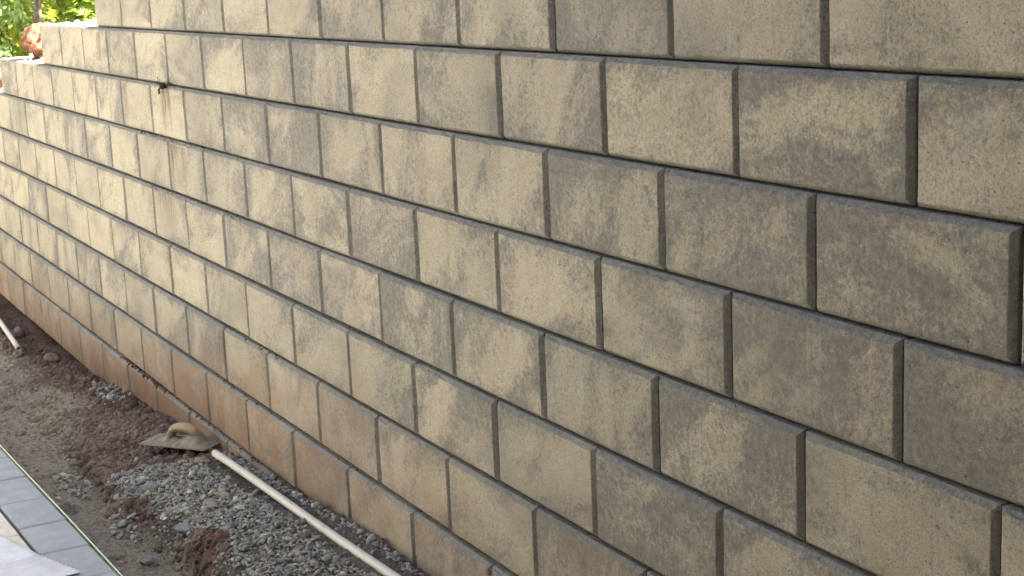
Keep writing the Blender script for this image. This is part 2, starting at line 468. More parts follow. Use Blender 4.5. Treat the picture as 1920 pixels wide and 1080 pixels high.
q = NT('crushed_stone', 0.85)
rr = q.island; p_ = q.pos
cs = q.ramp(rr, [(0.0, (0.16, 0.165, 0.15)), (0.2, (0.36, 0.36, 0.325)), (0.38, (0.22, 0.22, 0.205)), (0.55, (0.50, 0.49, 0.43)), (0.72, (0.32, 0.33, 0.30)), (0.84, (0.52, 0.45, 0.33)), (0.93, (0.42, 0.40, 0.35)), (1.0, (0.75, 0.70, 0.61))])
cs = q.mix(q.mapr(q.noise(p_, 120, 4, 0.7), 0.35, 0.7, 0, 0.5), cs, q.mix(1.0, cs, (0.5, 0.5, 0.48), 'MULTIPLY'))
cs = q.mix(q.mapr(q.noise(p_, 9, 4, 0.6), 0.56, 0.72, 0, 0.45), cs, (0.15, 0.095, 0.07))
q.color(cs); q.normal(q.bump(q.noise(p_, 240, 4, 0.7), 0.5, 0.003))
M_stone = q.m

def pts(n, u0, u1, d0, d1, r): return r.uniform(u0, u1, n), r.uniform(d0, d1, n)
r_ = np.random.default_rng(21)
u, d = pts(80000, -4.6, -1.9, 0.1, 0.6, r_)
m, _, _ = gravel_mask(u, d)
u, d = u[m], d[m]
s = np.clip(r_.lognormal(math.log(0.0078), 0.40, len(u)), 0.003, 0.020)
pipe_d = 0.1805 + 0.0
on_pipe = (np.abs(d - pipe_d) < 0.006 + s * 0.35) & (u > -4.17)
u, d, s = u[~on_pipe], d[~on_pipe], s[~on_pipe]
# keep the bigger ones apart
order = r_.permutation(len(s)); order = np.concatenate([order[s[order] > 0.0125][:260], order[s[order] <= 0.0125]]); cell = {}
keep = []
for i in order:
    key = (int(u[i] / 0.03), int(d[i] / 0.03)); ok = True
    for a in (-1, 0, 1):
        for b in (-1, 0, 1):
            for j in cell.get((key[0] + a, key[1] + b), ()):
                if (u[i] - u[j]) ** 2 + (d[i] - d[j]) ** 2 < ((s[i] + s[j]) * 0.55) ** 2: ok = False; break
            if not ok: break
        if not ok: break
    if ok: cell.setdefault(key, []).append(i); keep.append(i)
keep = np.array(keep); u, d, s = u[keep], d[keep], s[keep]
gp = np.stack([u, -d, ground_z(u, d) + s * r_.uniform(0.1, 0.75, len(u)) - 0.012 * (np.abs(d - 0.18) < 0.04)], 1)
u2, d2 = pts(3600, -6.3, -3.6, 0.05, 0.75, r_)
_, p2, p3 = gravel_mask(u2, d2)
k2 = p2 | p3
u2, d2 = u2[k2], d2[k2]; s2 = np.clip(r_.lognormal(math.log(0.0085), 0.45, len(u2)), 0.004, 0.024)
gp2 = np.stack([u2, -d2, ground_z(u2, d2) + s2 * 0.6], 1)
# stragglers rolled off the pile
u3, d3 = pts(240, -6.6, -2.2, 0.12, 0.72, r_); s3 = np.clip(r_.lognormal(math.log(0.0062), 0.5, len(u3)), 0.003, 0.018)
gp3 = np.stack([u3, -d3, ground_z(u3, d3) + s3 * 0.2], 1)
gr = scatter('gravel', np.concatenate([gp, gp2, gp3]), np.concatenate([s, s2, s3]), M_stone, seed=5, smooth=False)
tag(gr, 'loose grey crushed gravel heaped along the foot of the wall', 'gravel', kind='stuff')
print('stones', len(gp), len(gp2))

# clods and crumbs of soil, coloured like the soil under them
q = NT('soil_clod', 0.97)
p_ = q.pos; base = q.attr('soil')
cs = q.mix(q.mapr(q.island, 0.0, 1.0, 0.0, 0.8), base, q.mix(1.0, base, (0.5, 0.47, 0.45), 'MULTIPLY'))
q.color(q.mix(q.mapr(q.noise(p_, 150, 4, 0.7), 0.3, 0.7), cs, q.mix(1.0, cs, (0.6, 0.58, 0.55), 'MULTIPLY')))
q.normal(q.bump(q.noise(p_, 200, 4, 0.7), 0.9, 0.005))
M_clod = q.m
def clod_color(o, P, per):
    A_ = soil_rgb(P[:, 0], -P[:, 1]); A_ = np.repeat(A_, per, 0)
    a_ = o.data.attributes.new('soil', 'FLOAT_COLOR', 'POINT')
    a_.data.foreach_set('color', np.concatenate([A_, np.ones((len(A_), 1))], 1).astype(np.float32).ravel())
CV1, CF1 = ico(1)
CVs = [rock_variant(vr, (1, .85, .7), 0.5, 2, CV1) for _ in range(10)]
u, d = pts(9000, -8.6, -2.2, 0.1, 0.95, r_)
tt = bank_t(u, d)
dens = np.where(u < -5, 0.5, 0) + 0.9 * np.exp(-((tt - 0.6) / 0.4) ** 2) + 0.15
mm, _, _ = gravel_mask(u, d)
ok = (r_.random(len(u)) < dens) & ~mm & ~((d > 0.69) & (u > -7))
u, d = u[ok], d[ok]
s = np.clip(r_.lognormal(math.log(0.0036), 0.62, len(u)), 0.0015, 0.022)
# bigger lumps broken off the face of the bank
ub, db_ = pts(2600, -6.2, -2.2, 0.3, 0.75, r_)
tb = bank_t(ub, db_); mb, _, _ = gravel_mask(ub, db_)
okb = (r_.random(len(ub)) < np.exp(-((tb - 0.55) / 0.33) ** 2)) & (tb > 0.05) & (tb < 0.985) & ~mb
ub, db_ = ub[okb], db_[okb]; sb_ = np.clip(r_.lognormal(math.log(0.0105), 0.5, len(ub)), 0.005, 0.032)
uc, dc = pts(15000, -8.6, -2.6, 0.12, 0.52, r_)
mc, mc2, mc3 = gravel_mask(uc, dc); mc = mc | mc2 | mc3; uc, dc = uc[~mc], dc[~mc]
kk = (uc > -5.6) | (dc < 0.30 + 0.1 * fbm(uc * 3, dc * 3, 81, 2)); uc, dc = uc[kk], dc[kk]
sc_ = np.clip(r_.lognormal(math.log(0.0055), 0.6, len(uc)), 0.002, 0.026)
ub = np.concatenate([ub, uc]); db_ = np.concatenate([db_, dc]); sb_ = np.concatenate([sb_, sc_])
PC = np.concatenate([np.stack([u, -d, ground_z(u, d) + s * 0.05], 1), np.stack([ub, -db_, ground_z(ub, db_) - sb_ * 0.15], 1)])
cl = scatter('soil_clods', PC, np.concatenate([s, sb_]), M_clod, [rock_variant(vr, (1, .85, .7), 0.55, 3) for _ in range(10)], IF, 0.8, seed=6)
clod_color(cl, PC, len(IV))
tag(cl, 'crumbled dark clods of earth strewn over the bank', 'soil', kind='stuff')
# dirt caught on the ledges of the wall
lx, ly, lz, ls = [], [], [], []
def ledge(c, x0, x1, n, big=0.004):
    for _ in range(n):
        x = r_.uniform(x0, x1); y = r_.uniform(face_y(c) + 0.004, face_y(c) + SB + CH * .8)
        s_ = float(np.clip(r_.lognormal(math.log(big), 0.5), 0.0015, 0.012))
        dz = min(0.0, (y - face_y(c) - CH))
        lx.append(x); ly.append(y); lz.append(base_z(c) + BH + dz + s_ * 0.2); ls.append(s_)
ledge(4, -5.35, -4.35, 110, 0.0024); ledge(5, -5.2, -4.0, 90, 0.0022); ledge(3, -5.2, -4.7, 25, 0.0022); ledge(7, -4.3, -3.7, 35, 0.0022); ledge(8, -4.4, -3.6, 50, 0.0022)
for c_ in range(2, 9): ledge(c_, -4.6, 0.2, 26, 0.0017)
ledge(9, -5.75, -5.0, 120, 0.005); ledge(9, -5.0, -3.4, 70, 0.0028); ledge(8, -3.4, -2.2, 25, 0.002); ledge(6, -4.6, -2.6, 20, 0.002)
LP = np.stack([lx, ly, lz], 1)
ld = scatter('ledge_dirt', LP, np.array(ls), M_clod, CVs, CF1, 0.8, seed=8)
clod_color(ld, np.stack([LP[:, 0], LP[:, 1] * 0 - 0.12, LP[:, 2]], 1), len(CV1))
tag(ld, 'dark crumbs of dirt caught on the ledges between the block courses', 'dirt', kind='stuff')

# pale chips lying on the stepped ends
q = NT('pale_chips', 0.9)
q.color(q.ramp(q.island, [(0, (0.5, 0.42, 0.36)), (0.35, (0.62, 0.58, 0.52)), (0.7, (0.45, 0.28, 0.2)), (1, (0.55, 0.5, 0.46))]))
M_chip = q.m
cx_, cy_, cz_, cs_ = [], [], [], []
for c, x0, x1, n in ((2, -7.15, -6.06, 130), (3, -8.30, -7.22, 120), (4, -9.4, -8.38, 90)):
    for _ in range(n):
        x = r_.uniform(x0, x1); back = r_.uniform(0, 1) ** 0.6
        s_ = float(np.clip(r_.lognormal(math.log(0.009), 0.5), 0.004, 0.024))
        if r_.random() > 0.35 + 0.65 * (x - x0) / (x1 - x0): continue
        cx_.append(x); cy_.append(face_y(c) + 0.03 + 0.25 * back); cz_.append(base_z(c) + BH + s_ * 0.3); cs_.append(s_)
ch = scatter('stone_chips', np.stack([cx_, cy_, cz_], 1), np.array(cs_), M_chip, RV, IF, 0.4, seed=9)
tag(ch, 'pale stone chips scattered on the sunlit stepped block tops', 'stone chips', kind='stuff')

def rock(name, loc, size, mat, seed, label, cat, rot=0.0, planes=7, amp=0.3, group=None):
    r = np.random.default_rng(seed)
    V, F = ico(4)
    V = rock_variant(r, (1, 1, 1), amp, planes, V)
    for sc_, am in ((3.2, .12), (7, .06), (14, .03)):
        nn = np.array([mnoise.noise(Vector(x * sc_)) for x in V]); V *= (1 + am * nn)[:, None]
    o = link(name, np_mesh(name, V * np.array(size), F, smooth=True), mat)
    o.location = loc; o.rotation_euler = (0, 0, rot)
    return tag(o, label, cat, group)
q = NT('rusty_rock', 0.9)
v = q.obj
cr_ = q.ramp(q.noise(v, 14, 6, 0.7, 0.6), [(0.30, (0.06, 0.022, 0.015)), (0.40, (0.30, 0.12, 0.06)), (0.50, (0.52, 0.26, 0.15)), (0.64, (0.72, 0.50, 0.35))])
q.color(cr_); q.normal(q.bump(q.noise(v, 40, 6, 0.75), 1.0, 0.05))
M_rust = q.m
rock('boulder', (-7.86, 0.155, -0.118), (0.118, 0.150, 0.100), M_rust, 23, 'rough orange red boulder sitting on the sunlit stepped end of the wall', 'boulder', 0.1, 9, 0.4)
rock('boulder', (-8.80, 0.002, -0.345), (0.09, 0.075, 0.075), M_rust, 8, 'small dark red rock at the left edge, one step below the boulder', 'boulder', 1.0)
q = NT('river_cobble', 0.75)
v = q.obj
q.color(q.mix(q.mapr(q.noise(v, 30, 5, 0.6), 0.3, 0.7), (0.17, 0.135, 0.12), (0.23, 0.19, 0.17))); q.normal(q.bump(q.noise(v, 120, 4), 0.3, 0.003))
M_cob = q.m
rock('cobble', (-7.80, -0.175, gz(-7.80, 0.175) + 0.028), (0.036, 0.03, 0.032), M_cob, 12, 'smooth mauve grey cobble beside the far pipe, below the wall', 'cobble', 0.3, 1, 0.15)
rock('cobble', (-6.88, -0.185, gz(-6.88, 0.185) + 0.018), (0.042, 0.03, 0.026), M_cob, 13, 'smooth flat grey cobble half sunk in dark soil right of the far pipe end', 'cobble', 0.6, 1, 0.15)
# larger stones that stand out of the heap
q = NT('pale_stone', 0.85); v = q.obj
q.color(q.mix(q.mapr(q.noise(v, 40, 5), 0.3, 0.7), (0.24, 0.21, 0.15), (0.36, 0.33, 0.26))); q.normal(q.bump(q.noise(v, 110, 4), 0.4, 0.004)); M_pale = q.m
q = NT('slate_stone', 0.85); v = q.obj
q.color(q.mix(q.mapr(q.noise(v, 40, 5), 0.3, 0.7), (0.19, 0.2, 0.195), (0.30, 0.31, 0.30))); q.normal(q.bump(q.noise(v, 110, 4), 0.4, 0.004)); M_slate = q.m
def heap_stone(u, d, sz, mat, seed, label, rot):
    rock('stone', (u, -d, gz(u, d) + sz[2] * 0.8), sz, mat, seed, label, 'stone', rot, 6, 0.3)
heap_stone(-4.19, 0.215, (0.031, 0.022, 0.015), M_pale, 31, 'rounded tan stone on the gravel just below the trowel', 0.4)
heap_stone(-4.05, 0.435, (0.036, 0.028, 0.018), M_slate, 32, 'large flat grey stone at the left rim of the gravel heap', 0.9)
heap_stone(-3.66, 0.345, (0.034, 0.02, 0.013), M_pale, 33, 'long pale stone lying flat in the middle of the gravel', 0.2)
heap_stone(-3.56, 0.46, (0.034, 0.026, 0.018), M_slate, 34, 'largest dark grey stone at the lower edge of the gravel bank', 0.7)
heap_stone(-3.62, 0.575, (0.024, 0.016, 0.014), M_slate, 35, 'angular grey stone at the foot of the bank on bare soil', 1.3)

# ------------------------------------------------------------------ pipes
q = NT('dusty_white_plastic', 0.45); v = q.obj; p_ = q.pos
cp = q.mix(q.mapr(q.noise(p_, 18, 5, 0.65), 0.45, 0.75, 0, 0.5), (0.70, 0.66, 0.57), (0.52, 0.46, 0.37))
cp = q.mix(q.mapr(q.noise(p_, 90, 4, 0.7), 0.58, 0.75, 0, 0.6), cp, (0.28, 0.22, 0.16))
q.color(cp); q.normal(q.bump(q.noise(p_, 150, 3), 0.15, 0.002)); M_pvc = q.m
def pipe(name, path, ro, ri, mat, n=20):
    P = [Vector(x) for x in path]; bm = bmesh.new(); rings_o = []; rings_i = []
    for i, x in enumerate(P):
        t_ = (P[min(i + 1, len(P) - 1)] - P[max(i - 1, 0)]).normalized()
        a = t_.cross(Vector((0, 0, 1))).normalized(); b = a.cross(t_)
        for rad, L in ((ro, rings_o), (ri, rings_i)):
            L.append([bm.verts.new(x + a * math.cos(2 * math.pi * k / n) * rad + b * math.sin(2 * math.pi * k / n) * rad) for k in range(n)])
    for L, flip in ((rings_o, False), (rings_i, True)):
        for i in range(len(L) - 1):
            for k in range(n):
                f = (L[i][k], L[i][(k + 1) % n], L[i + 1][(k + 1) % n], L[i + 1][k]); bm.faces.new(f[::-1] if flip else f).smooth = True
    for i in (0, -1):
        for k in range(n): bm.faces.new((rings_o[i][k], rings_i[i][k], rings_i[i][(k + 1) % n], rings_o[i][(k + 1) % n]))
    bmesh.ops.recalc_face_normals(bm, faces=bm.faces)
    me = bpy.data.meshes.new(name); bm.to_mesh(me); bm.free()
    return link(name, me, mat)
A0 = Vector((-4.150, -0.1805, -1.432)); A1 = Vector((-1.60, -0.182, -1.312))
pp = []
for i in range(26):
    f = i / 25; x = A0.lerp(A1, f); x.z += 0.006 * math.sin(f * 7) * f; x.y += 0.004 * math.sin(f * 9 + 1)
    pp.append(x)
o = pipe('plastic_pipe', pp, 0.0130, 0.0108, M_pvc)
tag(o, 'long dusty white plastic pipe lying on the gravel along the wall', 'pipe')
B1 = Vector((-7.321, -0.266, -1.668)); B0 = Vector((-9.2, -0.165, -1.70))
pp = []
for i in range(16):
    f = i / 15; x = B0.lerp(B1, f); x.z += 0.02 * math.sin(f * 3.1); pp.append(x)
o = pipe('plastic_pipe', pp, 0.0135, 0.0108, M_pvc)
tag(o, 'far white plastic pipe at left, its dark open end on the soil', 'pipe')

# ------------------------------------------------------------------ trowel
ax = Vector((0.241, 0.171, 0)).normalized()
tr = empty('trowel', (-4.425, -0.217, -1.452), math.atan2(ax.y, ax.x))
tr.rotation_euler = (math.radians(1.5), math.radians(-1.0), math.atan2(ax.y, ax.x))
tag(tr, 'plastering trowel caked with dry mortar resting on the gravel and soil by the wall', 'trowel')
q = NT('mortar_caked_steel', 0.9); v = q.obj
q.color(q.mix(q.mapr(q.noise(v, 35, 6, 0.7), 0.35, 0.65), (0.21, 0.195, 0.14), (0.36, 0.33, 0.245))); q.normal(q.bump(q.noise(v, 140, 5, 0.7), 0.7, 0.004)); M_mort = q.m
q = NT('worn_handle', 0.6); v = q.obj; X_ = q.xyz(v)
hc = q.mix(q.mapr(q.noise(v, 30, 5, 0.65), 0.35, 0.7), (0.47, 0.32, 0.19), (0.40, 0.34, 0.24))
hm = q.mapr(q.math('ADD', X_[2], q.math('MULTIPLY', q.math('SUBTRACT', q.noise(v, 28, 4), 0.5), 0.045)), 0.060, 0.036)
hc = q.mix(q.math('MULTIPLY', hm, 0.85), hc, (0.19, 0.17, 0.12))
q.color(hc); q.normal(q.bump(q.noise(v, 160, 4, 0.7), 0.4, 0.003)); M_hand = q.m
# plate
nx, ny = 30, 13; L_, W_ = 0.302, 0.128
gx, gy = np.meshgrid(np.linspace(-L_ / 2, L_ / 2, nx), np.linspace(-W_ / 2, W_ / 2, ny), indexing='ij')
bm = bmesh.new(); bmesh.ops.create_cube(bm, size=1.0)
for vv in bm.verts: vv.co = Vector((vv.co.x * L_, vv.co.y * W_, vv.co.z * 0.003 - 0.0015))
bmesh.ops.bevel(bm, geom=[e for e in bm.edges if abs(e.verts[0].co.z - e.verts[1].co.z) > 0.002], offset=0.004, segments=2, affect='EDGES')
me = bpy.data.meshes.new('blade'); bm.to_mesh(me); bm.free(); link('blade', me, M_mort, tr)
# crust of mortar
edge = np.clip(np.minimum((L_ / 2 - np.abs(gx)) / 0.02, (W_ / 2 - np.abs(gy)) / 0.02), 0, 1)
hz = 0.0035 * (0.6 + fbm(gx * 40, gy * 40, 70, 3)) + 0.034 * np.exp(-((gx - 0.075) / 0.042) ** 2 - (gy / 0.040) ** 2) * (1 + 0.5 * fbm(gx * 60, gy * 60, 72, 2)) + 0.014 * np.exp(-((gx + 0.048) / 0.03) ** 2 - (gy / 0.028) ** 2) + 0.011 * np.exp(-((gx - 0.02) / 0.055) ** 2 - ((gy + 0.005) / 0.034) ** 2) * (1 + fbm(gx * 70, gy * 70, 73, 2))
hz = np.maximum(hz, 0.0006) * edge
vv = np.stack([gx * 0.985, gy * 0.97, hz + 0.0003], -1).reshape(-1, 3)
vb = vv.copy(); vb[:, 2] = -0.0008
i0 = (np.arange(nx - 1)[:, None] * ny + np.arange(ny - 1)[None, :]).ravel()
qd = np.stack([i0, i0 + ny, i0 + ny + 1, i0 + 1], 1)
link('mortar_crust', np_mesh('mortar_crust', vv, qd, smooth=True), M_mort, tr)
# handle: a closed loop grip swept along a path
path = [(-0.052, 0.0, .024), (-0.047, 0.014, .019), (-0.041, 0.031, .0175), (-0.026, 0.047, .0175), (-0.004, 0.0535, .0190), (0.024, 0.0545, .0195), (0.048, 0.050, .0195), (0.068, 0.039, .0195), (0.084, 0.024, .0175), (0.098, 0.006, .020), (0.104, -0.001, .021)]
bm = bmesh.new(); prev = None; n = 16
# smooth path
def cat(pth, m=4):
    out = []
    for i in range(len(pth) - 1):
        p0, p1, p2, p3 = [np.array(pth[max(0, min(len(pth) - 1, i + j))]) for j in (-1, 0, 1, 2)]
        for k in range(m):
            t_ = k / m
            out.append(0.5 * (2 * p1 + (p2 - p0) * t_ + (2 * p0 - 5 * p1 + 4 * p2 - p3) * t_ ** 2 + (3 * p1 - p0 - 3 * p2 + p3) * t_ ** 3))
    out.append(np.array(pth[-1])); return out
ph = cat(path)
for i, (a, h, rad) in enumerate(ph):
    t_ = np.array(ph[min(i + 1, len(ph) - 1)]) - np.array(ph[max(i - 1, 0)]); t_ = t_[:2] / np.linalg.norm(t_[:2])
    nrm = Vector((-t_[1], 0, t_[0]))
    ring = [bm.verts.new(Vector((a, 0, h)) + nrm * math.sin(2 * math.pi * k / n) * rad * 0.92 + Vector((0, 1, 0)) * math.cos(2 * math.pi * k / n) * rad * 1.02) for k in range(n)]
    if prev:
        for k in range(n): bm.faces.new((prev[k], prev[(k + 1) % n], ring[(k + 1) % n], ring[k])).smooth = True
    else: bm.faces.new(ring)
    prev = ring
bm.faces.new(prev[::-1]); bmesh.ops.recalc_face_normals(bm, faces=bm.faces)
me = bpy.data.meshes.new('handle'); bm.to_mesh(me); bm.free(); link('handle', me, M_hand, tr)

# ------------------------------------------------------------------ paved edge, string line, white sheet
PA = math.atan2(0.048, 1.36)                 # the edging runs nearly parallel to the wall
PO = Vector((-3.40, -0.7155, -1.505))        # outer top edge, near end of a joint
pd = Vector((math.cos(PA), math.sin(PA), 0)); pn = Vector((math.sin(PA), -math.cos(PA), 0))
pave = link('pavement', np_mesh('pavement', [PO + pd * a + pn * b + Vector((0, 0, z)) for z in (-0.064, -0.10) for a, b in ((-4, 0.004), (2.2, 0.004), (2.2, 0.715), (-4, 0.715))],
            [(0, 1, 2, 3), (7, 6, 5, 4), (0, 4, 5, 1), (1, 5, 6, 2), (2, 6, 7, 3), (3, 7, 4, 0)]), M_earth)
tag(pave, 'new block paving with a dark grey edging course beside the trench', kind='structure')
q = NT('bounce_cream_patio', 0.85); v = q.pos  # paving extended out of view to bounce warm light onto the blocks
q.color(q.mix(q.mapr(q.noise(v, 5, 5), 0.35, 0.65), (0.55, 0.51, 0.42), (0.63, 0.595, 0.50))); M_patio = q.m
link('bounce_patio_slab', np_mesh('bounce_patio_slab', [PO + pd * a + pn * b + Vector((0, 0, z)) for z in (-0.006, -0.10) for a, b in ((-11, 0.72), (0.9, 0.72), (0.9, 4.75), (-11, 4.75))],
    [(0, 1, 2, 3), (7, 6, 5, 4), (0, 4, 5, 1), (1, 5, 6, 2), (2, 6, 7, 3), (3, 7, 4, 0)]), M_patio, pave)
def paver_mesh(name, lx, ly, lz, seed, bev=0.0025):
    bm = bmesh.new(); bmesh.ops.create_cube(bm, size=1.0)
    for w in bm.verts: w.co = Vector((w.co.x * lx, w.co.y * ly, (w.co.z - 0.5) * lz))
    bmesh.ops.bevel(bm, geom=[e for e in bm.edges if e.verts[0].co.z > -1e-4 or e.verts[1].co.z > -1e-4], offset=bev, segments=1, affect='EDGES')
    me = bpy.data.meshes.new(name); bm.to_mesh(me); bm.free(); return me
q = NT('slate_grey_paver', 0.7); v = q.obj; rr = q.orand
cx = q.add('ShaderNodeCombineXYZ'); q.put(cx.inputs[0], q.math('MULTIPLY', rr, 40)); v2 = q.vmath('ADD', v, cx.outputs[0])
pc = q.mix(q.mapr(q.noise(v2, 14, 5, 0.6), 0.35, 0.7), (0.335, 0.362, 0.382), (0.405, 0.43, 0.445))
pc = q.mix(q.mapr(q.noise(q.scl(v2, (1, 2.5, 1)), 12, 5, 0.7), 0.63, 0.74, 0, 0.6), pc, (0.55, 0.56, 0.57))
pc = q.mix(q.mapr(q.noise(v2, 350, 3, 0.7), 0.5, 0.75, 0, 0.35), pc, (0.2, 0.205, 0.22))
q.color(pc); q.normal(q.bump(q.noise(v2, 300, 3), 0.3, 0.0015)); M_pav = q.m
q = NT('cream_paver', 0.75); v = q.obj; rr = q.orand
cx = q.add('ShaderNodeCombineXYZ'); q.put(cx.inputs[0], q.math('MULTIPLY', rr, 40)); v2 = q.vmath('ADD', v, cx.outputs[0])
q.color(q.mix(q.mapr(q.noise(q.scl(v2, (1, 5, 1)), 18, 6, 0.65, 0.5), 0.4, 0.7), (0.70, 0.67, 0.57), (0.56, 0.52, 0.42))); q.normal(q.bump(q.noise(v2, 260, 4), 0.3, 0.002)); M_cre = q.m
pm = paver_mesh('paver', 0.2675, 0.151, 0.06, 1, 0.004); pm.materials.append(M_pav)
cm = paver_mesh('cream_paver', 0.2695, 0.132, 0.06, 2); cm.materials.append(M_cre)
rb = random.Random(9)
for i in range(-13, 6):
    o = link('paver', pm, None, pave)
    o.location = PO + pd * (0.2755 * (i - 0.5) - 0.025) + pn * (0.076) + Vector((0, 0, rb.uniform(-.0015, .0015)))
    o.rotation_euler = (rb.uniform(-.004, .004), rb.uniform(-.004, .004), PA + rb.uniform(-.006, .006))
for j in range(4):
    for i in range(-13, 6):
        o = link('cream_paver', cm, None, pave)
        o.location = PO + pd * (0.2755 * (i + (0.5 if j % 2 else 0.0)) - 0.115) + pn * (0.162 + 0.066 + 0.1375 * j) + Vector((0, 0, rb.uniform(-.0015, .0015) - 0.002))
        o.rotation_euler = (0, 0, PA + rb.uniform(-.006, .006))
q = NT('green_white_twine', 0.7); v = q.obj
tw = q.add('ShaderNodeTexWave'); tw.inputs['Scale'].default_value = 60; q.put(tw.inputs[0], q.pos)
q.color(q.mix(tw.outputs[1], (0.55, 0.78, 0.42), (0.80, 0.85, 0.72))); M_twine = q.m
sp = [PO + pd * a + pn * (-0.004 + 0.001 * math.sin(a * 3)) + Vector((0, 0, 0.004)) for a in np.linspace(-3.9, 2.1, 40)]
o = pipe('string_line', sp, 0.0022, 0.0010, M_twine, 8)
tag(o, 'taut pale green string line along the outer edge of the grey pavers', 'string line')
# ribbed white sheet lying over the pavers at the corner
q = NT('white_sheet', 0.55); q.color(q.mix(q.mapr(q.noise(q.obj, 14, 4, 0.6), 0.4, 0.65), (0.70, 0.735, 0.77), (0.60, 0.63, 0.66))); M_sheet = q.m
def sheet():
    e0 = Vector((-3.98, -0.965, 0)); e1 = Vector((-3.66, -0.888, 0)); e2 = Vector((-3.455, -0.806, 0))
    back = Vector((0.36, -0.93, 0)).normalized()
    ns, nb = 220, 26; V = []
    for i in range(ns):
        s_ = i / (ns - 1)
        e = e0.lerp(e1, s_ / 0.55) if s_ < 0.55 else e1.lerp(e2, (s_ - 0.55) / 0.45)
        for k in range(nb):
            b = k / (nb - 1)
            x = e + back * (b * (0.5 if s_ < 0.55 else 0.5 * (1 - (s_ - 0.55) / 0.45 * 0.78)))
            rib = 0.0022 * math.sin(s_ * 150) * (1.0 if s_ > 0.55 else 0.25)
            lift = 0.006 + 0.012 * math.sin(math.pi * min(1, s_ * 1.1)) * (0.4 + b) + 0.01 * b
            V.append((x.x, x.y, PO.z + 0.003 + lift + rib))
    V = np.array(V)
    i0 = (np.arange(ns - 1)[:, None] * nb + np.arange(nb - 1)[None, :]).ravel()
    return V, np.stack([i0, i0 + 1, i0 + nb + 1, i0 + nb], 1)
V, F = sheet()
o = link('plastic_sheet', np_mesh('plastic_sheet', V, F, smooth=True), M_sheet)
sm = o.modifiers.new('thickness', 'SOLIDIFY'); sm.thickness = 0.0012
tag(o, 'thin white ribbed sheet lying on the pavers in the near left corner', 'sheet')

# dirt plug and twig details on the wall
q = NT('dark_root', 0.95); q.color((0.045, 0.03, 0.022)); M_root = q.m
cb = empty('root_tuft', (-4.93, -0.035, -0.205))
tag(cb, 'dark tuft of root and mud poking out of a wall joint', 'root')
r2_ = np.random.default_rng(17)
V, F = ico(2); V = rock_variant(r2_, (.015, .011, .012), 0.8, 2, V)
link('mud_lump', np_mesh('mud_lump', V, F, smooth=True), M_root, cb)
for k in range(9):
    a = r2_.uniform(-1.2, 1.2); up = r2_.choice([1, -1], p=[.55, .45]); ln = r2_.uniform(.012, .034)
    p0 = Vector((a * .012, 0, 0)); p1 = p0 + Vector((a * .012, -.012, up * ln * .5)); p2 = p1 + Vector((a * .006, .002, up * ln * .6))
    t_ = pipe('rootlet', [p0, p1, p2], 0.0013, 0.0005, M_root, 6); t_.parent = cb
# thin wire in the soil at the left
wp = [(-7.33 + 0.62 * f, -0.245 + 0.135 * f, gz(-7.33 + 0.62 * f, 0.245 - 0.135 * f) + 0.012 + 0.03 * math.sin(f * 3.1)) for f in np.linspace(0, 1, 12)]
o = pipe('wire', wp, 0.0022, 0.001, M_root, 6); tag(o, 'thin dark wire arching from the soil to the wall foot', 'wire')

# ------------------------------------------------------------------ planting behind the wall end
def leaf_mat(name, c1, c2, tr_):
    q = NT(name, 0.5)
    cc = q.mix(q.island, c1, c2)
    q.color(cc)
    out = q.n['Material Output']
    tl = q.add('ShaderNodeBsdfTranslucent'); q.put(tl.inputs[0], q.mix(0.5, cc, tr_))
    ms = q.add('ShaderNodeMixShader'); ms.inputs[0].default_value = 0.42
    q.t.links.new(q.b.outputs[0], ms.inputs[1]); q.t.links.new(tl.outputs[0], ms.inputs[2]); q.t.links.new(ms.outputs[0], out.inputs[0])
    return q.m
ML = [leaf_mat('maple_leaf', (0.22, 0.33, 0.06), (0.34, 0.43, 0.10), (0.55, 0.66, 0.10)),
      leaf_mat('bush_leaf', (0.17, 0.29, 0.09), (0.27, 0.38, 0.15), (0.44, 0.60, 0.17)),
      leaf_mat('yellow_leaf', (0.30, 0.36, 0.04), (0.40, 0.42, 0.06), (0.62, 0.62, 0.06))]
q = NT('bark', 0.95); v = q.pos
q.color(q.mix(q.mapr(q.noise(q.scl(v, (30, 30, 5)), 1, 5, 0.7), 0.35, 0.7), (0.13, 0.095, 0.07), (0.29, 0.24, 0.19))); q.normal(q.bump(q.noise(q.scl(v, (50, 50, 8)), 1, 5), 0.8, 0.02)); M_bark = q.m
LF = np.array([(0, 0, 0), (.32, -.12, 0), (.30, .12, 0), (.62, .18, .05), (.36, .36, .02), (.30, .62, .04), (0, .48, 0), (0, 1, -.06), (-.30, .62, .04), (-.36, .36, .02), (-.62, .18, .05), (-.30, .12, 0), (-.32, -.12, 0)])
LFF = np.array([(0, 1, 2), (0, 2, 4), (2, 3, 4), (0, 4, 6), (4, 5, 6), (6, 5, 7), (6, 7, 8), (0, 6, 9), (6, 8, 9), (0, 9, 11), (9, 10, 11), (0, 11, 12)])
OV = np.array([(0, 0, 0), (.2, .3, .04), (.22, .6, .04), (0, 1, -.05), (-.22, .6, .04), (-.2, .3, .04), (0, .5, 0)])
OVF = np.array([(0, 1, 6), (1, 2, 6), (2, 3, 6), (3, 4, 6), (4, 5, 6), (5, 0, 6)])
